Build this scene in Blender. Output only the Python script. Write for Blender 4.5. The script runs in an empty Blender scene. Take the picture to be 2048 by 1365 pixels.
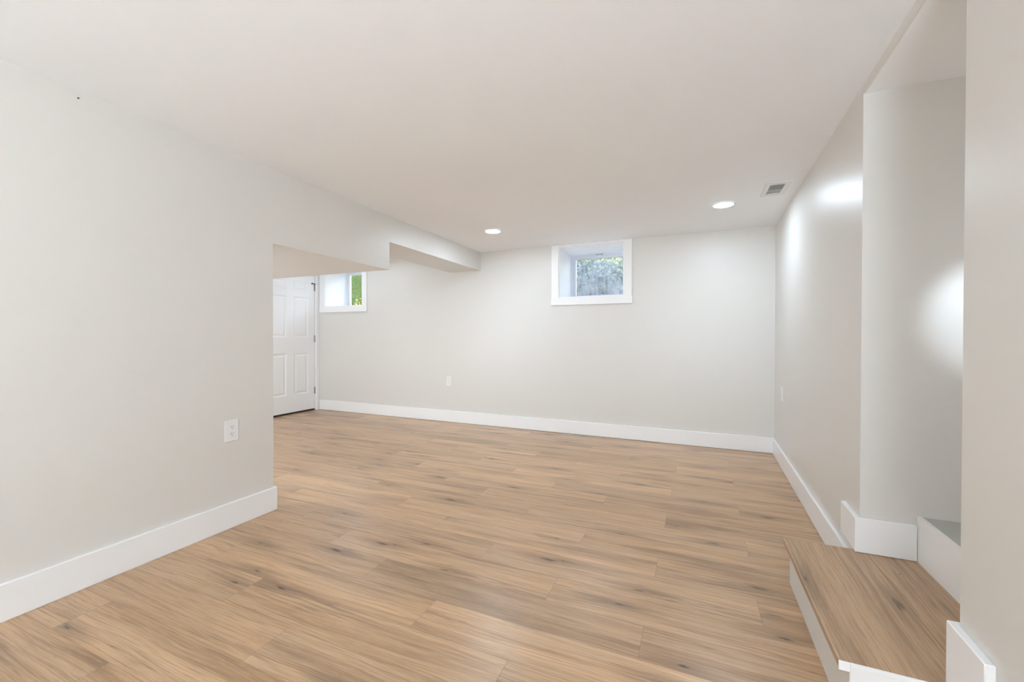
import bpy, bmesh, math, random
from mathutils import Vector, Matrix

SC = bpy.context.scene
COL = SC.collection

# ------------------------------------------------------------------ camera
# empty basement room: X runs right along the far wall, Y away from the
# camera, Z up; metres; the floor is z = 0, the ceiling z = 2.2
cam_d = bpy.data.cameras.new('camera')
cam_d.sensor_fit = 'HORIZONTAL'
cam_d.sensor_width = 36.0
cam_d.lens = 836.886 / 2048 * 36.0
cam_d.clip_start = 0.02
cam = bpy.data.objects.new('camera', cam_d)
COL.objects.link(cam)
_yaw, _pitch, _roll = 0.406748, -0.0086436, 0.0017718
_fw = Vector((-math.sin(_yaw) * math.cos(_pitch), math.cos(_yaw) * math.cos(_pitch), math.sin(_pitch)))
_rt = Vector((math.cos(_yaw), math.sin(_yaw), 0))
_up = _rt.cross(_fw)
_r2 = math.cos(_roll) * _rt + math.sin(_roll) * _up
_u2 = -math.sin(_roll) * _rt + math.cos(_roll) * _up
cam.matrix_world = Matrix(((_r2.x, _u2.x, -_fw.x, 0), (_r2.y, _u2.y, -_fw.y, 0),
                           (_r2.z, _u2.z, -_fw.z, 1.11865), (0, 0, 0, 1)))
SC.camera = cam

# ------------------------------------------------------------------ exposure, sky, lamps
SC.view_settings.view_transform = 'Standard'
SC.view_settings.look = 'None'
SC.view_settings.exposure = 0.26
SC.view_settings.gamma = 1.0
SC.view_settings.use_curve_mapping = False
SC.cycles.use_denoising = True
SC.cycles.max_bounces = 12
SC.cycles.diffuse_bounces = 8
SC.cycles.glossy_bounces = 4
SC.cycles.transparent_max_bounces = 12
SC.cycles.sample_clamp_indirect = 8.0

SKY_STRENGTH = 11.5
LENS_STRENGTH = 160
REAR_FILL_W = 26
ALCOVE_FILL_W = 45
STAIR_FILL = 1
CEILING_FILL_W = 120
ALCOVE_TOP_FILL_W = 4
STAIR_GLOW_W = 12
LED = (0.725, 0.865, 1.0)

world = bpy.data.worlds.new('sky')
SC.world = world
world.use_nodes = True
wn = world.node_tree
wn.nodes.clear()
w_out = wn.nodes.new('ShaderNodeOutputWorld')
w_bg = wn.nodes.new('ShaderNodeBackground')
w_sky = wn.nodes.new('ShaderNodeTexSky')
w_sky.sky_type = 'NISHITA'
w_sky.sun_disc = False
w_sky.sun_elevation = math.radians(50)
w_sky.sun_rotation = math.radians(120)
w_sky.air_density = 1.0
w_sky.dust_density = 3.0
w_bg.inputs['Strength'].default_value = SKY_STRENGTH
w_mix = wn.nodes.new('ShaderNodeMix')
w_mix.data_type = 'RGBA'
w_mix.inputs['Factor'].default_value = 0.8
w_mix.inputs[7].default_value = (0.46, 0.385, 0.31, 1)          # thin cloud
wn.links.new(w_sky.outputs[0], w_mix.inputs[6])
wn.links.new(w_mix.outputs[2], w_bg.inputs['Color'])
wn.links.new(w_bg.outputs[0], w_out.inputs['Surface'])


def lamp(name, loc, rot, power, shape, sx, sy, color=(1, 1, 1)):
    d = bpy.data.lights.new(name, 'AREA')
    d.energy = power
    d.shape = shape
    d.size = sx
    d.size_y = sy
    d.color = color
    o = bpy.data.objects.new(name, d)
    o.location = loc
    o.rotation_euler = rot
    COL.objects.link(o)
    return o


# unseen fill lights added behind the camera and in the alcove, plus a stairwell spot
lamp('rear_fill_light', (0.02, -3.13, 1.10), (math.radians(90), 0, 0), REAR_FILL_W, 'RECTANGLE', 1.1, 1.95, LED)  # added room fill; the rear wall has no opening here
lamp('ceiling_fill_light', (0.2, -2.3, 0.4), (math.radians(180), 0, 0), CEILING_FILL_W, 'DISK', 0.8, 0.8, LED)  # unseen uplight added to brighten the ceiling
lamp('alcove_fill_light', (-4.15, 0.83, 1.25), (math.radians(90), 0, 0), ALCOVE_FILL_W, 'RECTANGLE', 1.3, 1.7, (0.80, 0.89, 0.97))  # added fill in front of the closed alcove wall
lamp('alcove_top_fill', (-4.3, 4.20, 2.19), (0, 0, 0), ALCOVE_TOP_FILL_W, 'RECTANGLE', 1.6, 0.7, LED)  # added fill hidden above the soffit edge, without a fixture
_sp = bpy.data.lights.new('stair_glow_spot', 'SPOT')  # spot added to make the bright patch on the stairwell wall
_sp.energy, _sp.spot_size, _sp.spot_blend, _sp.shadow_soft_size, _sp.color = STAIR_GLOW_W, math.radians(43), 0.6, 0.03, LED
_so = bpy.data.objects.new('stair_glow_spot', _sp)
_so.location = (1.30, 1.56, 1.34)
_so.rotation_euler = (Vector((1.13, 2.24, 1.22)) - Vector((1.30, 1.56, 1.34))).to_track_quat('-Z', 'Y').to_euler()
COL.objects.link(_so)

# ------------------------------------------------------------------ room measures
H = 2.2
XL = -2.4832                                   # face of the left wall and of both soffits
AB, AR = -0.0101747, -0.0270017                # the far and the right wall are slightly out of square
YB0 = 4.71143 - AB * 0.732585
YL = 1.8690                                    # end of the left wall
YO, YN = 2.2400, 1.4590                        # the stair opening in the right wall
XD = -5.325                                    # face of the side door
BBH, BBT = 0.1494, 0.016                       # baseboard
Z1, Z2 = 1.7199, 1.9692                        # undersides of the two soffits
ZS = 2.160                                     # stairwell ceiling


def YB(x): return YB0 + AB * x
def XR(y): return 0.732585 + AR * (4.71143 - y)


# ------------------------------------------------------------------ node helpers
def new_mat(name):
    m = bpy.data.materials.new(name)
    m.use_nodes = True
    nt = m.node_tree
    b = nt.nodes['Principled BSDF']
    return m, nt, b


def nd(nt, kind, **kw):
    n = nt.nodes.new(kind)
    for k, v in kw.items():
        setattr(n, k, v)
    return n


def math_n(nt, op, a, b=None, c=None, clamp=False):
    n = nd(nt, 'ShaderNodeMath', operation=op, use_clamp=clamp)
    for i, v in enumerate((a, b, c)):
        if v is None:
            continue
        if isinstance(v, (int, float)):
            n.inputs[i].default_value = v
        else:
            nt.links.new(v, n.inputs[i])
    return n.outputs[0]


def mixc(nt, fac, a, b, blend='MIX'):
    n = nd(nt, 'ShaderNodeMix', data_type='RGBA', blend_type=blend)
    for sock, v in ((n.inputs['Factor'], fac), (n.inputs[6], a), (n.inputs[7], b)):
        if isinstance(v, (int, float)):
            sock.default_value = v
        elif isinstance(v, tuple):
            sock.default_value = (*v, 1.0)
        else:
            nt.links.new(v, sock)
    return n.outputs[2]


def ramp(nt, fac, stops):
    n = nd(nt, 'ShaderNodeValToRGB')
    el = n.color_ramp.elements
    while len(el) < len(stops):
        el.new(0.5)
    for e, (p, c) in zip(el, stops):
        e.position = p
        e.color = (c, c, c, 1) if isinstance(c, (int, float)) else (*c, 1)
    nt.links.new(fac, n.inputs[0])
    return n.outputs[0]


def noise(nt, vec, scale, detail=3, rough=0.5, dist=0.0):
    n = nd(nt, 'ShaderNodeTexNoise')
    n.inputs['Scale'].default_value = scale
    n.inputs['Detail'].default_value = detail
    n.inputs['Roughness'].default_value = rough
    n.inputs['Distortion'].default_value = dist
    nt.links.new(vec, n.inputs['Vector'])
    return n.outputs['Fac']


def plain(name, color, rough=0.5, metal=0.0, bump=0.0, bscale=200.0, mottle=0.0, spec=0.5):
    m, nt, b = new_mat(name)
    b.inputs['Roughness'].default_value = rough
    b.inputs['Metallic'].default_value = metal
    b.inputs['Specular IOR Level'].default_value = spec
    tc = nd(nt, 'ShaderNodeTexCoord')
    f = noise(nt, tc.outputs['Object'], 2.3, 4)
    lo = tuple(c * (1 - mottle) for c in color)
    hi = tuple(min(1, c * (1 + mottle)) for c in color)
    nt.links.new(mixc(nt, f, lo, hi), b.inputs['Base Color'])
    if bump:
        g = noise(nt, tc.outputs['Object'], bscale, 2)
        bn = nd(nt, 'ShaderNodeBump')
        bn.inputs['Strength'].default_value = bump
        bn.inputs['Distance'].default_value = 0.002
        nt.links.new(g, bn.inputs['Height'])
        nt.links.new(bn.outputs[0], b.inputs['Normal'])
    return m


M = {}
M['wall'] = plain('greige_satin_paint', (0.742, 0.726, 0.694), 0.38, bump=0.05, bscale=420, mottle=0.008)
M['ceiling'] = plain('flat_white_ceiling_paint', (0.92, 0.94, 0.965), 0.9, bump=0.04, bscale=300, mottle=0.008, spec=0.2)
M['trim'] = plain('white_semigloss_paint', (0.92, 0.925, 0.935), 0.32, mottle=0.006)
M['brushed'] = plain('brushed_white_paint', (0.90, 0.90, 0.895), 0.45, bump=0.35, bscale=70, mottle=0.04)
M['greywood'] = plain('washed_grey_wood', (0.50, 0.50, 0.48), 0.5, bump=0.2, bscale=60, mottle=0.18)
M['vinyl'] = plain('white_window_vinyl', (0.74, 0.77, 0.83), 0.35)
M['plastic'] = plain('white_plastic', (0.86, 0.86, 0.865), 0.3)
M['slot'] = plain('dark_slot', (0.10, 0.10, 0.10), 0.6)
M['nickel'] = plain('satin_nickel', (0.42, 0.41, 0.40), 0.35, metal=0.9)
M['dark'] = plain('dark_bronze', (0.025, 0.023, 0.02), 0.5)
M['vent_shade'] = plain('vent_shade_grey', (0.30, 0.30, 0.295), 0.7)  # grey stands in for the shade inside the vent
M['ventpaint'] = plain('white_enamelled_steel', (0.80, 0.80, 0.795), 0.35)


def lens_mat():
    m, nt, b = new_mat('lit_lamp_lens')
    b.inputs['Base Color'].default_value = (0.9, 0.9, 0.9, 1)
    b.inputs['Emission Color'].default_value = (*LED, 1)
    b.inputs['Emission Strength'].default_value = LENS_STRENGTH
    return m


M['lens'] = lens_mat()


def fill_pane_mat():
    m, nt, b = new_mat('glowing_fill_pane')
    b.inputs['Base Color'].default_value = (0.8, 0.82, 0.85, 1)
    b.inputs['Emission Color'].default_value = (0.93, 0.96, 1.0, 1)
    b.inputs['Emission Strength'].default_value = STAIR_FILL  # glow added as soft stairwell fill
    return m


M['fill_pane'] = fill_pane_mat()


def glass_mat(name, dirt):
    """clear pane that carries a film of dust: dirt 0 is clean"""
    m = bpy.data.materials.new(name)
    m.use_nodes = True
    nt = m.node_tree
    nt.nodes.clear()
    out = nd(nt, 'ShaderNodeOutputMaterial')
    tr = nd(nt, 'ShaderNodeBsdfTransparent')
    tr.inputs[0].default_value = (0.93, 0.95, 0.94, 1)
    gl = nd(nt, 'ShaderNodeBsdfGlossy')
    gl.inputs['Roughness'].default_value = 0.02
    mx = nd(nt, 'ShaderNodeMixShader')
    fr = nd(nt, 'ShaderNodeFresnel')
    fr.inputs[0].default_value = 1.25
    nt.links.new(fr.outputs[0], mx.inputs[0])
    nt.links.new(tr.outputs[0], mx.inputs[1])
    nt.links.new(gl.outputs[0], mx.inputs[2])
    if dirt:
        tl = nd(nt, 'ShaderNodeBsdfTranslucent')
        tl.inputs[0].default_value = (0.34, 0.38, 0.42, 1)
        tc = nd(nt, 'ShaderNodeTexCoord')
        mp = nd(nt, 'ShaderNodeMapping')
        mp.inputs['Scale'].default_value = (1, 1, 0.35)
        nt.links.new(tc.outputs['Object'], mp.inputs[0])
        a = noise(nt, mp.outputs[0], 30, 6, 0.65)
        c = noise(nt, tc.outputs['Object'], 4, 2)
        f = math_n(nt, 'MULTIPLY_ADD', a, 0.75, math_n(nt, 'MULTIPLY_ADD', c, 0.35, dirt - 0.55), clamp=True)
        m2 = nd(nt, 'ShaderNodeMixShader')
        nt.links.new(f, m2.inputs[0])
        nt.links.new(mx.outputs[0], m2.inputs[1])
        nt.links.new(tl.outputs[0], m2.inputs[2])
        nt.links.new(m2.outputs[0], out.inputs[0])
    else:
        nt.links.new(mx.outputs[0], out.inputs[0])
    return m


M['glass_dusty'] = glass_mat('dusty_glass', 0.22)
M['glass'] = glass_mat('clear_glass', 0)


def wood_mat():
    """light oak vinyl plank; UV 'grain' = metres (along, across) with the plank's own seed and
    tone in the colour attribute 'plank' (r tone, g greyness, b seed)"""
    m, nt, b = new_mat('light_oak_plank')
    uv = nd(nt, 'ShaderNodeUVMap', uv_map='grain')
    eg = nd(nt, 'ShaderNodeUVMap', uv_map='edge')
    at = nd(nt, 'ShaderNodeAttribute', attribute_name='plank')
    sc = nd(nt, 'ShaderNodeSeparateColor')
    nt.links.new(at.outputs['Color'], sc.inputs[0])
    tone, grey, seed = sc.outputs[0], sc.outputs[1], sc.outputs[2]
    sx = nd(nt, 'ShaderNodeSeparateXYZ')
    nt.links.new(uv.outputs[0], sx.inputs[0])
    u = math_n(nt, 'MULTIPLY_ADD', seed, 61.7, sx.outputs[0])
    v0 = math_n(nt, 'MULTIPLY_ADD', seed, 23.3, sx.outputs[1])

    def vec(su, sv, vv):
        c = nd(nt, 'ShaderNodeCombineXYZ')
        nt.links.new(math_n(nt, 'MULTIPLY', u, su), c.inputs[0])
        nt.links.new(math_n(nt, 'MULTIPLY', vv, sv), c.inputs[1])
        return c.outputs[0]

    # the grain wanders across the board
    wob = noise(nt, vec(1.5, 5.0, v0), 1.0, 2)
    v = math_n(nt, 'MULTIPLY_ADD', math_n(nt, 'SUBTRACT', wob, 0.5), 0.045, v0)
    broad = noise(nt, vec(0.6, 10.0, v), 1.0, 6, 0.62, 0.35)
    med = noise(nt, vec(1.1, 42.0, v), 1.0, 6, 0.65, 0.5)
    line = noise(nt, vec(0.7, 26.0, v), 1.0, 3, 0.5, 0.6)
    fine = noise(nt, vec(4.0, 190.0, v), 1.0, 5, 0.7)
    pores = noise(nt, vec(14.0, 420.0, v), 1.0, 3, 0.6)
    hue = noise(nt, vec(0.8, 7.0, v), 1.0, 2)
    # thin dark growth lines where one slow noise crosses its mean
    ridge = math_n(nt, 'ABSOLUTE', math_n(nt, 'SUBTRACT', line, 0.5))
    ridge = ramp(nt, math_n(nt, 'MULTIPLY', ridge, 10.0), ((0.0, 1.0), (0.16, 0.35), (0.40, 0.0)))
    where = ramp(nt, noise(nt, vec(1.0, 9.0, v0), 1.0, 2), ((0.46, 0.0), (0.64, 1.0)))
    # knots: rare stretched cells with a ragged dark eye and a long tail
    vo = nd(nt, 'ShaderNodeTexVoronoi', voronoi_dimensions='2D')
    vo.inputs['Scale'].default_value = 1.0
    vo.inputs['Randomness'].default_value = 1.0
    kn_w = noise(nt, vec(16.0, 60.0, v0), 1.0, 4, 0.7)
    kv = math_n(nt, 'MULTIPLY_ADD', math_n(nt, 'SUBTRACT', kn_w, 0.5), 0.030, v0)
    nt.links.new(vec(1.5, 6.5, kv), vo.inputs['Vector'])
    ks = nd(nt, 'ShaderNodeSeparateColor')
    nt.links.new(vo.outputs['Color'], ks.inputs[0])
    gate = math_n(nt, 'GREATER_THAN', ks.outputs[0], 0.50)
    size = math_n(nt, 'MULTIPLY_ADD', ks.outputs[1], 0.065, 0.028)
    rel = math_n(nt, 'DIVIDE', vo.outputs['Distance'], size)
    eye = math_n(nt, 'MULTIPLY', ramp(nt, rel, ((0.25, 1.0), (0.95, 0.0))), gate)
    halo = math_n(nt, 'MULTIPLY', ramp(nt, vo.outputs['Distance'], ((0.02, 1.0), (0.34, 0.0))), gate)
    ragged = ramp(nt, med, ((0.30, 0.45), (0.56, 1.0)))
    tail = math_n(nt, 'MULTIPLY', halo, ramp(nt, math_n(nt, 'MULTIPLY', math_n(nt, 'ABSOLUTE', math_n(nt, 'SUBTRACT', med, 0.5)), 10.0), ((0.0, 1.0), (0.5, 0.0))))

    light = (0.70, 0.455, 0.262)
    mid = (0.52, 0.318, 0.172)
    dark = (0.205, 0.120, 0.066)
    c = mixc(nt, ramp(nt, broad, ((0.34, 0.0), (0.60, 1.0))), mid, light)
    c = mixc(nt, math_n(nt, 'MULTIPLY', ramp(nt, hue, ((0.42, 0.0), (0.68, 1.0))), 0.45), c, (0.430, 0.310, 0.208))
    c = mixc(nt, math_n(nt, 'MULTIPLY', grey, 0.62), c, (0.450, 0.330, 0.228))
    c = mixc(nt, math_n(nt, 'MULTIPLY', ramp(nt, broad, ((0.28, 1.0), (0.46, 0.0))), 0.52), c, dark)
    c = mixc(nt, math_n(nt, 'MULTIPLY', ramp(nt, med, ((0.48, 0.0), (0.74, 1.0))), 0.42), c, dark)
    c = mixc(nt, math_n(nt, 'MULTIPLY', math_n(nt, 'MULTIPLY', ridge, where), 0.75), c, dark)
    c = mixc(nt, math_n(nt, 'MULTIPLY', ramp(nt, fine, ((0.45, 0.0), (0.68, 1.0))), 0.56), c, dark)
    c = mixc(nt, math_n(nt, 'MULTIPLY', ramp(nt, pores, ((0.56, 0.0), (0.70, 1.0))), 0.30), c, (0.70, 0.53, 0.37))
    c = mixc(nt, math_n(nt, 'MULTIPLY', math_n(nt, 'MULTIPLY', halo, ragged), 0.50), c, (0.225, 0.140, 0.085))
    c = mixc(nt, math_n(nt, 'MULTIPLY', tail, 0.60), c, (0.16, 0.105, 0.07))
    c = mixc(nt, math_n(nt, 'MULTIPLY', math_n(nt, 'MULTIPLY', eye, ragged), 0.95), c, (0.060, 0.042, 0.032))
    # the board's own tone
    tn = math_n(nt, 'MULTIPLY_ADD', math_n(nt, 'SUBTRACT', tone, 0.5), 0.62, 1.0)
    cc = nd(nt, 'ShaderNodeCombineColor')
    for i in range(3):
        nt.links.new(tn, cc.inputs[i])
    c = mixc(nt, 1.0, c, cc.outputs[0], 'MULTIPLY')
    # tight bevelled seams (distance to the board's edge, metres)
    es = nd(nt, 'ShaderNodeSeparateXYZ')
    nt.links.new(eg.outputs[0], es.inputs[0])
    d = math_n(nt, 'MINIMUM', es.outputs[0], es.outputs[1])
    seam = ramp(nt, math_n(nt, 'MULTIPLY', d, 100.0), ((0.04, 1.0), (0.14, 0.0)))
    c = mixc(nt, math_n(nt, 'MULTIPLY', seam, 0.45), c, (0.12, 0.08, 0.055))
    nt.links.new(c, b.inputs['Base Color'])
    rg = math_n(nt, 'MULTIPLY_ADD', fine, 0.16, 0.22)
    nt.links.new(rg, b.inputs['Roughness'])
    b.inputs['Specular IOR Level'].default_value = 0.5
    bn = nd(nt, 'ShaderNodeBump')
    bn.inputs['Strength'].default_value = 0.12
    bn.inputs['Distance'].default_value = 0.002
    nt.links.new(math_n(nt, 'SUBTRACT', fine, seam), bn.inputs['Height'])
    nt.links.new(bn.outputs[0], b.inputs['Normal'])
    return m


M['wood'] = wood_mat()


def leaf_mat(name, lo, hi):
    m, nt, b = new_mat(name)
    oi = nd(nt, 'ShaderNodeTexCoord')
    f = noise(nt, oi.outputs['Object'], 14, 3, 0.7)
    nt.links.new(mixc(nt, ramp(nt, f, ((0.35, 0.0), (0.65, 1.0))), lo, hi), b.inputs['Base Color'])
    b.inputs['Roughness'].default_value = 0.9
    b.inputs['Specular IOR Level'].default_value = 0.0
    return m


M['leaf_dark'] = leaf_mat('dark_leaf', (0.012, 0.020, 0.016), (0.055, 0.075, 0.060))
M['leaf_mid'] = leaf_mat('fresh_leaf', (0.13, 0.17, 0.06), (0.30, 0.34, 0.16))
M['leaf_lime'] = leaf_mat('lime_leaf', (0.08, 0.11, 0.025), (0.16, 0.17, 0.06))
M['bark'] = plain('bark', (0.13, 0.10, 0.075), 0.9, bump=0.6, bscale=40, mottle=0.3)
M['grass'] = leaf_mat('lawn_grass', (0.014, 0.023, 0.008), (0.030, 0.045, 0.017))
M['soil'] = plain('gravel', (0.36, 0.34, 0.31), 0.95, bump=0.6, bscale=60, mottle=0.25)
M['plaster'] = plain('outer_render', (0.62, 0.62, 0.62), 0.9, mottle=0.05)


# ------------------------------------------------------------------ mesh helpers
class MB:
    def __init__(self):
        self.bm = bmesh.new()

    def box(self, x0, x1, y0, y1, z0, z1, bevel=0.0, seg=1, fn=None):
        bm2 = bmesh.new()
        vs = [bm2.verts.new((x, y, z)) for x in (x0, x1) for y in (y0, y1) for z in (z0, z1)]
        for f in ((0, 1, 3, 2), (4, 6, 7, 5), (0, 4, 5, 1), (2, 3, 7, 6), (0, 2, 6, 4), (1, 5, 7, 3)):
            bm2.faces.new([vs[i] for i in f])
        self._add(bm2, bevel, seg, fn)
        return self

    def prism(self, pts, z0, z1, bevel=0.0, seg=1, fn=None):
        """pts: outline (x, y) counter-clockwise, raised from z0 to z1"""
        bm2 = bmesh.new()
        lo = [bm2.verts.new((x, y, z0)) for x, y in pts]
        hi = [bm2.verts.new((x, y, z1)) for x, y in pts]
        n = len(pts)
        bm2.faces.new(lo[::-1])
        bm2.faces.new(hi)
        for i in range(n):
            j = (i + 1) % n
            bm2.faces.new((lo[i], lo[j], hi[j], hi[i]))
        self._add(bm2, bevel, seg, fn)
        return self

    def _add(self, bm2, bevel, seg, fn):
        bmesh.ops.recalc_face_normals(bm2, faces=bm2.faces)
        if bevel:
            bmesh.ops.bevel(bm2, geom=bm2.edges[:], offset=bevel, segments=seg, profile=0.5, affect='EDGES')
        if fn:
            for v in bm2.verts:
                v.co = Vector(fn(v.co))
        me = bpy.data.meshes.new('t')
        bm2.to_mesh(me)
        bm2.free()
        self.bm.from_mesh(me)
        bpy.data.meshes.remove(me)

    def lathe(self, prof, c, axis='Z', n=32, fn=None):
        """prof: (radius, height) from one end to the other, closed at the ends"""
        bm2 = bmesh.new()
        rings = []
        for r, h in prof:
            ring = []
            for k in range(n):
                a = 2 * math.pi * k / n
                p = (r * math.cos(a), r * math.sin(a), h)
                if axis == 'X':
                    p = (p[2], p[0], p[1])
                elif axis == 'Y':
                    p = (p[0], p[2], p[1])
                ring.append(bm2.verts.new((p[0] + c[0], p[1] + c[1], p[2] + c[2])))
            rings.append(ring)
        for a, b in zip(rings, rings[1:]):
            for k in range(n):
                bm2.faces.new((a[k], a[(k + 1) % n], b[(k + 1) % n], b[k]))
        bm2.faces.new(rings[0][::-1])
        bm2.faces.new(rings[-1])
        self._add(bm2, 0, 1, fn)
        return self

    def quad(self, *p):
        self.bm.faces.new([self.bm.verts.new(q) for q in p])
        return self

    def build(self, name, mat, parent=None, kind=None, smooth=False):
        me = bpy.data.meshes.new(name)
        self.bm.to_mesh(me)
        self.bm.free()
        me.materials.append(mat)
        if smooth:
            for p in me.polygons:
                p.use_smooth = True
        o = bpy.data.objects.new(name, me)
        COL.objects.link(o)
        if parent:
            o.parent = parent
            o.matrix_parent_inverse = Matrix.Translation(-parent.location) if parent.type == 'EMPTY' and parent.rotation_euler.z == 0 else Matrix.Identity(4)
        if kind:
            o['kind'] = kind
        return o


def empty(name, loc, rz=0.0, label=None, cat=None, group=None, kind=None):
    o = bpy.data.objects.new(name, None)
    o.location = loc
    o.rotation_euler = (0, 0, rz)
    o.empty_display_size = 0.1
    COL.objects.link(o)
    if label:
        o['label'] = label
    if cat:
        o['category'] = cat
    if group:
        o['group'] = group
    if kind:
        o['kind'] = kind
    return o


def sub(mb, name, mat, parent, **kw):
    """a part built in its parent's own coordinates"""
    me = bpy.data.meshes.new(name)
    mb.bm.to_mesh(me)
    mb.bm.free()
    me.materials.append(mat)
    if kw.get('smooth'):
        for p in me.polygons:
            p.use_smooth = True
    o = bpy.data.objects.new(name, me)
    COL.objects.link(o)
    o.parent = parent
    if kw.get('label'):
        o['label'] = kw['label']
    return o


# ------------------------------------------------------------------ floor
def floor_planks():
    rnd = random.Random(11)
    PW, PL = 0.184, 1.24
    phase = {0: -0.155, 1: -0.560, 2: 0.262}
    # tones read from the floor: (row, board starting at x) -> (tone, grey)
    known = {(-4, -0.98): (0.78, 0.35), (-4, -2.22): (0.50, 0.05), (-3, -1.395): (0.50, 0.55),
             (-1, -0.98): (0.66, 0.45), (-1, -2.22): (0.46, 0.30), (0, -1.395): (0.74, 0.30), (-2, -1.80): (0.60, 0.15),
             (-2, -0.56): (0.60, 0.30), (-5, -1.80): (0.48, 0.15), (-5, -0.56): (0.50, 0.10), (-6, -1.395): (0.56, 0.55),
             (-7, -2.22): (0.52, 0.10), (-6, -2.635): (0.42, 0.10), (-3, -0.155): (0.45, 0.10), (-4, 0.262): (0.38, 0.15),
             (-1, 0.262): (0.45, 0.0), (0, -0.155): (0.55, 0.10), (5, -2.22): (0.72, 0.1), (7, -0.56): (0.50, 0.15),
             (8, 0.262): (0.45, 0.1), (6, -0.155): (0.52, 0.1), (6, -1.395): (0.78, 0.1), (8, -0.98): (0.66, 0.0)}
    out = []
    n0 = int(math.floor((-3.3 - 2.052) / PW))
    for n in range(n0, 16):
        y0 = 2.052 + n * PW
        ph = phase[n % 3] + 0.004 * n
        k0 = int(math.floor((-5.6 - ph) / PL))
        for k in range(k0, 6):
            xa = ph + k * PL
            if xa > 1.0:
                continue
            x0, x1 = max(xa, -5.6), min(xa + PL, 0.95)
            y1 = min(y0 + PW, 4.8)
            if y1 <= y0:
                continue
            tone, grey = rnd.uniform(0.36, 0.70), rnd.uniform(0, 0.4) ** 1.3
            for (kn, kx), tg in known.items():
                if kn == n and abs(kx - (xa - 0.004 * n)) < 0.05:
                    tone, grey = tg
            out.append((x0, x1, y0, y1, xa, tone, grey, rnd.random()))
    return out


def make_floor():
    me = bpy.data.meshes.new('floor')
    verts, faces, g, e, col = [], [], [], [], []
    for x0, x1, y0, y1, xa, tone, grey, seed in floor_planks():
        # each board is nine faces so the distance to its edges can be carried on its corners
        b = 0.004
        xs, ys = (x0, x0 + b, x1 - b, x1), (y0, y0 + b, y1 - b, y1)
        ex, ey = (0, b, b, 0), (0, b, b, 0)
        for i in range(3):
            for j in range(3):
                k = len(verts)
                idx = ((i, j), (i + 1, j), (i + 1, j + 1), (i, j + 1))
                for a, c in idx:
                    verts.append((xs[a], ys[c], 0.0))
                    g.append((xs[a] - xa, ys[c] - y0))
                    e.append((ex[a], ey[c]))
                    col.append((tone, grey, seed, 1))
                faces.append((k, k + 1, k + 2, k + 3))
    me.from_pydata(verts, [], faces)
    me.uv_layers.new(name='grain')
    me.uv_layers.new(name='edge')
    me.color_attributes.new('plank', 'FLOAT_COLOR', 'CORNER')
    uv, ed, ca = me.uv_layers['grain'], me.uv_layers['edge'], me.color_attributes['plank']
    uv.data.foreach_set('uv', [c for p in g for c in p])
    ed.data.foreach_set('uv', [c for p in e for c in p])
    ca.data.foreach_set('color', [c for p in col for c in p])
    me.materials.append(M['wood'])
    o = bpy.data.objects.new('floor', me)
    COL.objects.link(o)
    o['kind'] = 'structure'
    return o


make_floor()

# ------------------------------------------------------------------ walls, ceiling, soffits
MB().prism([(-5.75, -3.45), (XR(-3.45) + 0.003, -3.45), (XR(4.9) + 0.003, 4.9), (-5.75, 4.9)], H, H + 0.15).build('ceiling', M['ceiling'], kind='structure')
MB().box(-2.61, XL, -3.2, YL, 0, H).build('wall_left', M['wall'], kind='structure')
MB().prism([(XR(YO), YO), (3.3, YO), (3.3, 4.9), (XR(4.9), 4.9)], 0, H).build('wall_right', M['wall'], kind='structure')
MB().prism([(XR(-3.2), -3.2), (3.3, -3.2), (3.3, YN), (XR(YN), YN)], 0, H).build('wall_entry', M['wall'], kind='structure')
MB().box(3.0, 3.3, YN, YO, 0, ZS).build('wall_stairs', M['wall'], kind='structure')
MB().prism([(XR(YN), YN), (XR(YN) + 0.006, YN), (XR(YO) + 0.006, YO), (XR(YO), YO)], ZS, H).build('header', M['wall'], kind='structure')
MB().prism([(XR(YN) + 0.006, YN), (3.0, YN), (3.0, YO), (XR(YO) + 0.006, YO)], ZS, H).build('ceiling_stairs', M['ceiling'], kind='structure')
MB().box(-2.61, 0.9, -3.4, -3.2, 0, H).build('wall_rear', M['wall'], kind='structure')
MB().box(-5.5, -2.61, 0.6, 0.8, 0, H).build('wall_alcove', M['wall'], kind='structure')

# windows: (opening x0, x1, z0, z1, depth of the reveal)
W1 = (-1.4405, -0.6945, 1.5810, 2.1770, 0.545)
W2 = (-5.1930, -4.4360, 1.5800, 2.1770, 0.500)
WT = 0.552                                        # thickness of the far (foundation) wall


def back_wall():
    mb = MB()
    xs = [-5.75, W2[0], W2[1], W1[0], W1[1], 0.95]
    for i in range(5):
        x0, x1 = xs[i], xs[i + 1]
        cuts = [(0, H + 0.3)]
        if i == 1:
            cuts = [(0, W2[2]), (W2[3], H + 0.3)]
        if i == 3:
            cuts = [(0, W1[2]), (W1[3], H + 0.3)]
        for z0, z1 in cuts:
            mb.prism([(x0, YB(x0)), (x1, YB(x1)), (x1, YB(x1) + WT), (x0, YB(x0) + WT)], z0, z1)
    bmesh.ops.remove_doubles(mb.bm, verts=mb.bm.verts, dist=0.0005)
    mb.build('wall_back', M['wall'], kind='structure')


back_wall()

# the side wall at the far left, with the door opening in it
DY0, DY1, DZ1 = 3.850, 4.700, 2.050
mb = MB()
mb.box(-5.6, XD - 0.005, 0.6, DY0 - 0.02, 0, H)
mb.box(-5.6, XD - 0.005, DY1 + 0.012, YB(-5.4) + 0.02, 0, H)
mb.box(-5.6, XD - 0.005, DY0 - 0.02, DY1 + 0.012, DZ1 + 0.012, H)
mb.build('wall_side', M['wall'], kind='structure')

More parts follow.
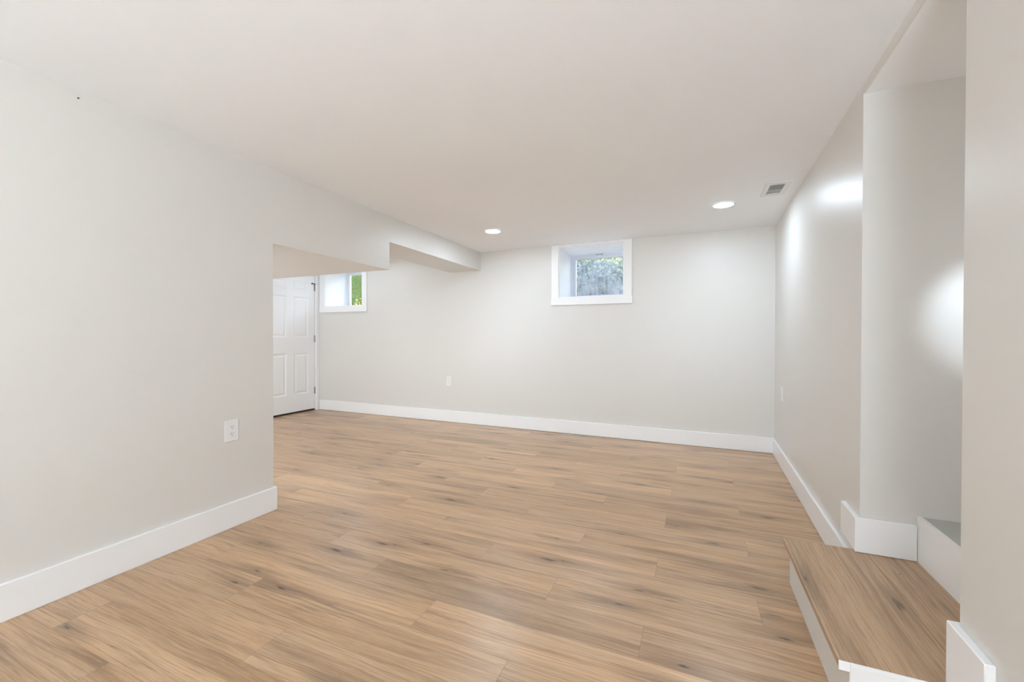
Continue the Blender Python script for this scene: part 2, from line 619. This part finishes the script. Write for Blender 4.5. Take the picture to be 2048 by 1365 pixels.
# deep soffit over the passage, shallow one running on to the far wall
MB().box(-5.33, XL, YL, 3.0003, Z1, H).build('soffit', M['wall'], kind='structure')
MB().prism([(-5.33, 3.0003), (XL, 3.0003), (XL, YB(XL)), (-2.930, YB(-2.93)), (-2.930, 3.720), (-5.33, 3.720)], Z2, H).build('soffit_end', M['wall'], kind='structure')

# ------------------------------------------------------------------ baseboards
BV = 0.0025
mb = MB()
mb.prism([(XL, -3.2), (XL + BBT, -3.2), (XL + BBT, YL + BBT), (-2.61, YL + BBT), (-2.61, YL), (XL, YL)], 0.0, BBH, BV)
mb.build('baseboard_left', M['trim'], kind='structure')
mb = MB()
xa, xb = -5.290, XR(4.69) - 0.001
mb.prism([(xa, YB(xa) - BBT), (xb, YB(xb) - BBT), (xb, YB(xb)), (xa, YB(xa))], 0.002, BBH, BV)
mb.build('baseboard_back', M['trim'], kind='structure')
mb = MB()
ya, yb = YO + 0.02, YB(0.7) - BBT
mb.prism([(XR(ya) - BBT, ya), (XR(ya), ya), (XR(yb), yb), (XR(yb) - BBT, yb)], 0.002, BBH - 0.003, BV)
mb.build('baseboard_right', M['trim'], kind='structure')

# ------------------------------------------------------------------ stairs
ST = 0.200                                       # height of the first tread
SX0, SX1 = 0.388, 0.853                          # nosing and second riser
step = empty('stair_step', (0.62, 1.85, 0), label='low wooden first step jutting into the room in front of the stair opening', cat='step')


def wood_board(name, x0, x1, y0, y1, z0, z1, tone, grey, seed, parent, bevel=0.004):
    """a board whose grain runs along Y"""
    bm = bmesh.new()
    vs = [bm.verts.new((x, y, z)) for x in (x0, x1) for y in (y0, y1) for z in (z0, z1)]
    for f in ((0, 1, 3, 2), (4, 6, 7, 5), (0, 4, 5, 1), (2, 3, 7, 6), (0, 2, 6, 4), (1, 5, 7, 3)):
        bm.faces.new([vs[i] for i in f])
    bmesh.ops.recalc_face_normals(bm, faces=bm.faces)
    if bevel:
        ed = [e for e in bm.edges if all(abs(v.co.x - x0) < 1e-5 for v in e.verts) and abs(e.verts[0].co.z - e.verts[1].co.z) < 1e-5]
        bmesh.ops.bevel(bm, geom=ed, offset=bevel, segments=3, profile=0.5, affect='EDGES')
    me = bpy.data.meshes.new(name)
    bm.to_mesh(me)
    bm.free()
    me.uv_layers.new(name='grain')
    me.uv_layers.new(name='edge')
    me.color_attributes.new('plank', 'FLOAT_COLOR', 'CORNER')
    uv, ee, ca = me.uv_layers['grain'], me.uv_layers['edge'], me.color_attributes['plank']
    for lp in me.loops:
        p = me.vertices[lp.vertex_index].co
        uv.data[lp.index].uv = (p.y - y0, p.x - x0 + (p.z - z1))
        ee.data[lp.index].uv = (1, 1)
        ca.data[lp.index].color = (tone, grey, seed, 1)
    me.materials.append(M['wood'])
    o = bpy.data.objects.new(name, me)
    COL.objects.link(o)
    o.parent = parent
    o.matrix_parent_inverse = Matrix.Translation(-parent.location)
    return o


SY0, SY1 = 1.462, 2.252
wood_board('tread', SX0, 0.6855, SY0, SY1, ST - 0.025, ST, 0.44, 0.50, 0.152, step)
wood_board('tread', 0.6865, SX1, SY0 + 0.002, YO - 0.002, ST - 0.025, ST, 0.40, 0.45, 0.237, step, bevel=0)
mb = MB()
mb.box(SX0 + 0.026, SX0 + 0.042, SY0 - 0.0002, SY1 - 0.004, 0.0, ST - 0.025)
mb.build('riser', M['wall'], step)
mb = MB()
mb.box(SX0 + 0.0275, XR(YN) - 0.018, SY0 - 0.0030, SY0 - 0.0003, 0.0, ST - 0.013)
mb.build('side_panel', M['brushed'], step)
mb = MB()
mb.box(SX0 + 0.042, XR(YO) - 0.018, SY1 - 0.018, SY1 - 0.004, 0.0, ST - 0.026)
mb.build('side_panel', M['brushed'], step)
mb = MB()
mb.box(SX0, SX0 + 0.027, SY0 - 0.0065, SY0 - 0.0003, ST - 0.0265, ST - 0.0005, 0.0015)
mb.box(SX0 + 0.0272, XR(YN) - 0.018, SY0 - 0.0065, SY0 - 0.0003, ST - 0.0115, ST - 0.0005, 0.001)
mb.build('end_trim', M['trim'], step)
mb = MB()
mb.lathe([(0.0022, 0.0), (0.0022, 0.0006), (0.001, 0.0009)], (0.745, 2.085, ST), 'Z', 12)
nail = mb.build('nail_head', M['dark'], step)
nail['label'] = 'tiny dark nail head in the tread'

step2 = empty('stair_step', (1.3, 1.85, ST), label='white brushed second stair riser with a grey tread behind the near wall edge', cat='step')
mb = MB()
mb.box(SX1, SX1 + 0.016, YN + 0.003, YO - 0.001, ST, 0.3855)
mb.build('riser', M['brushed'], step2)
mb = MB()
mb.box(SX1 + 0.016, 2.6, YN + 0.003, YO - 0.001, ST + 0.10, 0.381)
mb.build('tread', M['greywood'], step2)

# baseboards that stop at the stair opening
TT = 0.345
mb = MB()
y0, y1 = YO - BBT, 2.437
mb.prism([(XR(y0) - 0.020, y0), (0.851, y0), (0.851, YO), (XR(YO), YO), (XR(y1), y1), (XR(y1) - 0.020, y1)], ST + 0.001, TT + 0.003, BV)
mb.build('baseboard_stairs', M['trim'], kind='structure')
mb = MB()
y0, y1 = 1.305, YN + BBT
ET = 0.021
mb.prism([(XR(y0) - ET, y0), (XR(y0), y0), (XR(YN), YN), (XR(YN) + 0.10, YN), (XR(YN) + 0.10, y1), (XR(y1) - ET, y1)], ST + 0.001, 0.370, BV)
mb.build('baseboard_entry', M['trim'], kind='structure')
mb = MB()
mb.prism([(XR(-3.2) - BBT, -3.2), (XR(-3.2), -3.2), (XR(1.455), 1.455), (XR(1.455) - BBT, 1.455)], 0.0, BBH, BV)
mb.build('baseboard_entry', M['trim'], kind='structure')

# glowing framed panel added as stairwell fill, out of view round the corner
stair_panel = empty('stair_fill_panel', (1.55, YN, 0.85), kind='structure')
MB().box(1.22, 1.92, YN + 0.001, YN + 0.012, 0.86, 1.78).build('glass_pane', M['fill_pane'], stair_panel)  # added emitter, not a real window pane
mb = MB()
for a in ((1.16, 1.22, 0.80, 1.84), (1.92, 1.98, 0.80, 1.84), (1.22, 1.92, 0.80, 0.86), (1.22, 1.92, 1.78, 1.84)):
    mb.box(a[0], a[1], YN + 0.001, YN + 0.018, a[2], a[3])
mb.build('panel_frame', M['trim'], stair_panel)


# ------------------------------------------------------------------ the two basement windows
def basement_window(name, W, glass, latch):
    x0, x1, z0, z1, dep = W
    ox, oy = (x0 + x1) / 2, YB((x0 + x1) / 2)
    w = empty(name, (ox, oy, z0), kind='structure')
    rz = math.atan(AB)
    w.rotation_euler = (0, 0, rz)
    hw, hh = (x1 - x0) / 2, z1 - z0
    cw = 0.087
    # local: x along the wall, y into the wall, z up from the opening's sill
    mb = MB()
    mb.box(-hw - cw, -hw, -0.018, 0.0, 0.0, H - z0 - 0.001, 0.002)
    mb.box(hw, hw + cw, -0.018, 0.0, 0.0, H - z0 - 0.001, 0.002)
    mb.box(-hw, hw, -0.018, 0.0, hh, H - z0 - 0.001, 0.002)
    sub(mb, 'casing', M['trim'], w)
    mb = MB()
    mb.box(-hw - cw - 0.004, hw + cw + 0.006, -0.020, 0.0, -0.085, 0.0, 0.002)
    sub(mb, 'apron', M['trim'], w)
    t = 0.012
    mb = MB()
    mb.box(-hw, -hw + t, -0.002, dep, 0.0, hh)
    mb.box(hw - t, hw, -0.002, dep, 0.0, hh)
    mb.box(-hw + t, hw - t, -0.002, dep, 0.0, t)
    mb.box(-hw + t, hw - t, -0.002, dep, hh - t, hh)
    sub(mb, 'reveal', M['trim'], w)
    a = hw - t
    fw, fb = (0.026, 0.030) if latch else (0.020, 0.020)
    mb = MB()
    for s in (-1, 1):
        mb.box(min(s * a, s * (a - fw)), max(s * a, s * (a - fw)), dep - 0.07, dep, t, hh - t, 0.002)
        mb.box(min(s * (a - fw), s * (a - fw - fb)), max(s * (a - fw), s * (a - fw - fb)), dep - 0.055, dep - 0.01, t + fw, hh - t - fw, 0.002)
    for zz0, zz1 in ((t, t + fw), (hh - t - fw, hh - t)):
        mb.box(-a + fw, a - fw, dep - 0.07, dep, zz0, zz1, 0.002)
    for zz0, zz1 in ((t + fw, t + fw + fb), (hh - t - fw - fb, hh - t - fw)):
        mb.box(-a + fw + fb, a - fw - fb, dep - 0.055, dep - 0.01, zz0, zz1, 0.002)
    sash = sub(mb, 'sash', M['vinyl'], w)
    mb = MB()
    i = fw + fb - 0.004
    mb.box(-a + i, a - i, dep - 0.036, dep - 0.030, t + i, hh - t - i)
    sub(mb, 'glass_pane', glass, w)
    if latch:
        mb = MB()
        for dx in (-0.03, 0.03):
            mb.box(dx - 0.012, dx + 0.012, dep - 0.080, dep - 0.070, hh - t - 0.022, hh - t - 0.010, 0.002)
        mb.box(-0.006, 0.05, dep - 0.086, dep - 0.080, hh - t - 0.019, hh - t - 0.012)
        lt = sub(mb, 'latch', M['nickel'], sash)
    return w


basement_window('window_1', W1, M['glass_dusty'], True)
basement_window('window_2', W2, M['glass'], False)

# ------------------------------------------------------------------ six-panel door
door = empty('door_1', (XD, (DY0 + DY1) / 2, 0), kind='structure')


def door_slab():
    bm = bmesh.new()
    ys = [DY0, DY0 + 0.110, DY0 + 0.370, DY0 + 0.480, DY0 + 0.740, DY1]
    zs = [0.026, 0.270, 0.886, 1.110, 1.716, 1.790, 1.945, DZ1]

    def q(p):
        bm.faces.new([bm.verts.new(c) for c in p])
    for i in range(5):
        for j in range(7):
            y0, y1, z0, z1 = ys[i], ys[i + 1], zs[j], zs[j + 1]
            if i in (1, 3) and j in (1, 3, 5):
                rings = []
                for ins, dp in ((0, 0), (0.006, 0.001), (0.018, 0.009), (0.030, 0.010), (0.052, 0.003)):
                    x = XD - dp
                    rings.append([(x, y0 + ins, z0 + ins), (x, y1 - ins, z0 + ins), (x, y1 - ins, z1 - ins), (x, y0 + ins, z1 - ins)])
                for a, b in zip(rings, rings[1:]):
                    for k in range(4):
                        q([a[k], a[(k + 1) % 4], b[(k + 1) % 4], b[k]])
                q(rings[-1])
            else:
                q([(XD, y0, z0), (XD, y1, z0), (XD, y1, z1), (XD, y0, z1)])
    xb = XD - 0.044
    q([(xb, DY0, zs[0]), (xb, DY0, DZ1), (xb, DY1, DZ1), (xb, DY1, zs[0])])
    q([(XD, DY0, zs[0]), (XD, DY0, DZ1), (xb, DY0, DZ1), (xb, DY0, zs[0])])
    q([(XD, DY1, zs[0]), (xb, DY1, zs[0]), (xb, DY1, DZ1), (XD, DY1, DZ1)])
    q([(XD, DY0, zs[0]), (xb, DY0, zs[0]), (xb, DY1, zs[0]), (XD, DY1, zs[0])])
    q([(XD, DY0, DZ1), (XD, DY1, DZ1), (xb, DY1, DZ1), (xb, DY0, DZ1)])
    bmesh.ops.remove_doubles(bm, verts=bm.verts, dist=0.0002)
    bmesh.ops.recalc_face_normals(bm, faces=bm.faces)
    mb = MB()
    mb.bm.free()
    mb.bm = bm
    return mb


door_slab().build('door_leaf', M['trim'], door)
mb = MB()
mb.box(-5.58, XD - 0.006, DY0 - 0.018, DY0 - 0.003, 0, DZ1 + 0.010)
mb.box(-5.58, XD - 0.006, DY1 + 0.004, DY1 + 0.011, 0, DZ1 + 0.010)
mb.box(-5.58, XD - 0.006, DY0 - 0.003, DY1 + 0.004, DZ1 + 0.003, DZ1 + 0.011)
mb.box(-5.58, XD - 0.050, DY0 - 0.003, DY1 + 0.004, 0.03, DZ1)
mb.build('jamb', M['trim'], door)
mb = MB()
cx0, cx1 = XD - 0.005, XD + 0.026
ye = YB(XD) - 0.001
mb.box(cx0, cx1, DY1 + 0.009, ye, 0.0, DZ1 + 0.07, 0.004, 2)
mb.box(cx0, cx1, DY0 - 0.075, DY0 - 0.009, 0.0, DZ1 + 0.07, 0.004, 2)
mb.box(cx0, cx1, DY0 - 0.009, DY1 + 0.009, DZ1 + 0.008, DZ1 + 0.07, 0.004, 2)
mb.build('casing', M['trim'], door)
MB().box(-5.55, XD - 0.004, DY0 - 0.003, DY1 + 0.004, 0.0, 0.012).build('gap_shade_base', M['dark'], door)  # dark block stands in for the shade under the door
MB().box(XD - 0.040, XD - 0.006, DY0, DY1, 0.0121, 0.0255).build('gap_shade_strip', M['dark'], door)  # dark strip filling the door gap as painted shade
for zc in (0.300, 1.092, 1.875):
    mb = MB()
    mb.lathe([(0.0045, -0.052), (0.0062, -0.050), (0.0062, 0.050), (0.0045, 0.052)], (XD + 0.005, DY1 + 0.004, zc), 'Z', 14)
    mb.box(XD + 0.0005, XD + 0.002, DY1 - 0.012, DY1 + 0.004, zc - 0.050, zc + 0.050)
    hinge = mb.build('hinge', M['nickel'], door)
    if zc > 1.5:
        mb = MB()
        mb.lathe([(0.008, -0.004), (0.008, 0.004)], (XD + 0.005, DY1 + 0.004, zc + 0.058), 'Z', 14)
        mb.box(XD + 0.003, XD + 0.010, DY1 - 0.045, DY1 + 0.040, zc + 0.054, zc + 0.062)
        mb.lathe([(0.009, 0.0), (0.009, 0.016)], (XD + 0.001, DY1 - 0.050, zc + 0.058), 'X', 14)
        mb.lathe([(0.007, 0.0), (0.007, 0.012)], (XD + 0.014, DY1 + 0.040, zc + 0.058), 'X', 14)
        st = mb.build('hinge_stop', M['dark'], door)
        st['label'] = 'black hinge pin door stop'


# ------------------------------------------------------------------ outlets
def make_outlet():
    o = empty('electrical_outlet', (0, 0, 0))
    mb = MB()
    mb.box(-0.040, 0.040, -0.006, -0.0003, -0.0625, 0.0625, 0.0028, 2)
    sub(mb, 'cover_plate', M['plastic'], o)
    for s in (-1, 1):
        mb = MB()
        pts = []
        for k in range(28):
            a = 2 * math.pi * k / 28
            pts.append((0.0185 * math.cos(a), max(-0.0145, min(0.0145, 0.0185 * math.sin(a)))))
        mb.prism(pts, 0, 0.0018, fn=lambda c, s=s: (c.x, -0.0062 - c.z, c.y + s * 0.0205))
        r = sub(mb, 'receptacle', M['plastic'], o)
        mb = MB()
        mb.box(-0.0078, -0.0056, -0.0084, -0.0079, s * 0.0205 + 0.0005, s * 0.0205 + 0.0085)
        mb.box(0.0056, 0.0078, -0.0084, -0.0079, s * 0.0205 + 0.0015, s * 0.0205 + 0.0085)
        mb.lathe([(0.0026, -0.0084), (0.0026, -0.0079)], (0, 0, s * 0.0205 - 0.0068), 'Y', 12)
        sub(mb, 'slots', M['slot'], r, label='grey slots')
    mb = MB()
    mb.lathe([(0.0030, -0.0072), (0.0034, -0.0060)], (0, 0, 0), 'Y', 14)
    sub(mb, 'screw', M['plastic'], o)
    return o


def copy_tree(o, parent=None):
    c = o.copy()
    COL.objects.link(c)
    if parent:
        c.parent = parent
    for ch in list(o.children):
        copy_tree(ch, c)
    return c


outlet = make_outlet()
spots = [((XL, 1.601, 0.569), math.pi / 2, 'white wall outlet on the left wall beside the passage corner'),
         ((-2.948, YB(-2.948), 0.539), math.atan(AB), 'white wall outlet low on the far wall under the soffit'),
         ((XR(4.246), 4.246, 0.633), -math.pi / 2 - math.atan(AR), 'white wall outlet on the right wall near the far corner')]
for i, (loc, rz, lab) in enumerate(spots):
    o = outlet if i == 0 else copy_tree(outlet)
    o.location = loc
    o.rotation_euler = (0, 0, rz)
    o['label'] = lab
    o['category'] = 'outlet'
    o['group'] = 'wall outlets'


# ------------------------------------------------------------------ recessed lights, vent
def make_light():
    o = empty('recessed_light', (0, 0, 0))
    mb = MB()
    n = 48
    rim = [(0.072, -0.0015), (0.074, -0.0055), (0.083, -0.0045), (0.087, -0.0005)]
    bm = mb.bm
    rings = [[bm.verts.new((r * math.cos(2 * math.pi * k / n), r * math.sin(2 * math.pi * k / n), z)) for k in range(n)] for r, z in rim]
    for a, b in zip(rings, rings[1:]):
        for k in range(n):
            bm.faces.new((a[k], b[k], b[(k + 1) % n], a[(k + 1) % n]))
    sub(mb, 'trim_ring', M['trim'], o, smooth=True)
    mb = MB()
    mb.lathe([(0.0715, -0.0035), (0.0715, -0.0006)], (0, 0, 0), 'Z', n)
    sub(mb, 'lens', M['lens'], o)
    return o


rl = make_light()
for i, (loc, lab) in enumerate([((0.227, 3.808, H), 'round lit recessed ceiling light nearest the air vent'),
                                ((-1.870, 3.843, H), 'round lit recessed ceiling light beside the soffit')]):
    o = rl if i == 0 else copy_tree(rl)
    o.location = loc
    o['label'] = lab
    o['category'] = 'ceiling light'
    o['group'] = 'recessed ceiling lights'

vent = empty('air_vent', (0.548, 3.543, H), 0.0, 'white rectangular register with louvres, the near half coloured as shade, in the ceiling near the right wall', 'vent')
vx, vy = 0.078, 0.150
ox0, ox1, oy0, oy1 = -0.048, 0.043, -0.105, 0.105
mb = MB()
for a in ((-vx, ox0, -vy, vy), (ox1, vx, -vy, vy), (ox0, ox1, -vy, oy0), (ox0, ox1, oy1, vy)):
    mb.box(a[0], a[1], a[2], a[3], -0.007, -0.0005)
mb.box(ox0, ox1, 0.010, 0.018, -0.006, -0.0005)
bmesh.ops.remove_doubles(mb.bm, verts=mb.bm.verts, dist=0.0002)
sub(mb, 'frame', M['ventpaint'], vent)
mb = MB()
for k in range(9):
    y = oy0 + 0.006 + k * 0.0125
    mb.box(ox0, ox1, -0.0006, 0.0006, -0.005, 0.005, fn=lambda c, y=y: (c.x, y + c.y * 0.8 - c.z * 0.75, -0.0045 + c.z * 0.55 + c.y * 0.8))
sub(mb, 'louvre_near', M['vent_shade'], vent, label='louvres opening towards the camera, grey painted on for shade')
mb = MB()
for k in range(7):
    y = 0.024 + k * 0.0125
    mb.box(ox0, ox1, -0.0006, 0.0006, -0.006, 0.006, fn=lambda c, y=y: (c.x, y + c.y * 0.5 + c.z * 1.0, -0.0045 + c.z * 0.22 - c.y * 0.8))
sub(mb, 'louvre_far', M['ventpaint'], vent)
mb = MB()
mb.box(ox0, ox1, oy0, oy1, -0.0012, -0.0004)
sub(mb, 'backing', M['vent_shade'], vent)
mb = MB()
mb.box(0.020, 0.026, oy1 + 0.004, oy1 + 0.038, -0.013, -0.007, 0.001)
sub(mb, 'lever', M['ventpaint'], vent)

# a little dark screw left in the left wall under the ceiling
scr = empty('wall_screw', (XL, 0.940, 2.165), label='tiny dark screw left in the left wall just below the ceiling', cat='screw')
mb = MB()
mb.lathe([(0.0012, 0.0003), (0.0012, 0.006), (0.0030, 0.0065), (0.0030, 0.0085), (0.0015, 0.0095)], (XL, 0.940, 2.165), 'X', 12)
mb.build('screw_head', M['dark'], scr)

# ------------------------------------------------------------------ outdoors
def lawn():
    rnd = random.Random(3)
    bm = bmesh.new()
    nx, ny = 60, 50
    g = []
    for j in range(ny + 1):
        row = []
        for i in range(nx + 1):
            x = -26 + 36 * i / nx
            y = 5.75 + 12.0 * (j / ny) ** 1.3
            z = 1.40 + 0.31 * min(y - 5.75, 9.5) + rnd.uniform(-0.02, 0.02)
            row.append(bm.verts.new((x, y, z)))
        g.append(row)
    for j in range(ny):
        for i in range(nx):
            bm.faces.new((g[j][i], g[j][i + 1], g[j + 1][i + 1], g[j + 1][i]))
    mb = MB()
    mb.bm.free()
    mb.bm = bm
    o = mb.build('lawn', M['grass'], smooth=True)
    o['kind'] = 'structure'
    # blades
    bm = bmesh.new()
    for _ in range(9000):
        x, y = rnd.uniform(-13, -6.0), 5.85 + 6.5 * rnd.random() ** 1.5
        z = 1.40 + 0.31 * min(y - 5.75, 9.5)
        h, a = rnd.uniform(0.05, 0.12), rnd.uniform(0, math.pi)
        dx, dy = 0.008 * math.cos(a), 0.008 * math.sin(a)
        lx, ly = rnd.uniform(-0.03, 0.03), rnd.uniform(-0.03, 0.03)
        bm.faces.new([bm.verts.new(p) for p in ((x - dx, y - dy, z - 0.02), (x + dx, y + dy, z - 0.02), (x + lx, y + ly, z + h))])
    mb = MB()
    mb.bm.free()
    mb.bm = bm
    c = mb.build('grass', M['grass'])
    c['kind'] = 'stuff'
    c['label'] = 'bright green grass on the bank outside the small left-hand window'
    c['category'] = 'grass'


lawn()


def bush(label, cx, cy, z0, rx, ry, rz, n, size, mat, seed, twigs=14):
    rnd = random.Random(seed)
    b = empty('bush', (cx, cy, z0), label=label, cat='bush')
    mb = MB()
    for _ in range(twigs):
        a, e = rnd.uniform(0, 2 * math.pi), rnd.uniform(0.2, 0.9)
        tip = Vector((math.cos(a) * rx * e, math.sin(a) * ry * e, rz * 2 * rnd.uniform(0.4, 0.9)))
        base = Vector((rnd.uniform(-.05, .05), rnd.uniform(-.05, .05), 0.0))
        ax = (tip - base)
        s = ax.normalized().orthogonal() * 0.010
        t = ax.normalized().cross(s)
        lo = [mb.bm.verts.new(base + s), mb.bm.verts.new(base + t), mb.bm.verts.new(base - s), mb.bm.verts.new(base - t)]
        top = mb.bm.verts.new(tip)
        for k in range(4):
            mb.bm.faces.new((lo[k], lo[(k + 1) % 4], top))
    sub(mb, 'stem', M['bark'], b)
    mb = MB()
    for _ in range(n):
        while True:
            p = Vector((rnd.uniform(-1, 1), rnd.uniform(-1, 1), rnd.uniform(-1, 1)))
            if 0.25 < p.length < 1:
                break
        p = Vector((p.x * rx, p.y * ry, rz + p.z * rz))
        d = Vector((rnd.gauss(0, 1), rnd.gauss(0, 1), rnd.gauss(0.2, 0.7))).normalized()
        L = size * rnd.uniform(0.7, 1.3)
        s = d.orthogonal().normalized() * L * 0.30
        if rnd.random() < .5:
            s = d.cross(s)
        up = d.cross(s).normalized() * L * 0.06
        vs = [mb.bm.verts.new(q) for q in (p, p + d * L * .45 + s + up, p + d * L, p + d * L * .45 - s + up)]
        mb.bm.faces.new(vs)
    sub(mb, 'foliage', mat, b)
    return b


bush('dense dark green bush growing right outside the dusty right-hand window', -1.78, 6.75, 1.66, 0.95, 0.50, 0.355, 4600, 0.075, M['leaf_dark'], 1)
bush('fresh green bush behind the dusty right-hand window', -1.4, 8.6, 2.27, 1.8, 0.7, 0.55, 4200, 0.10, M['leaf_mid'], 5)
bush('yellow-green shrub just outside the small left-hand window', -5.62, 6.15, 1.52, 0.24, 0.22, 0.17, 420, 0.07, M['leaf_lime'], 7, 8)
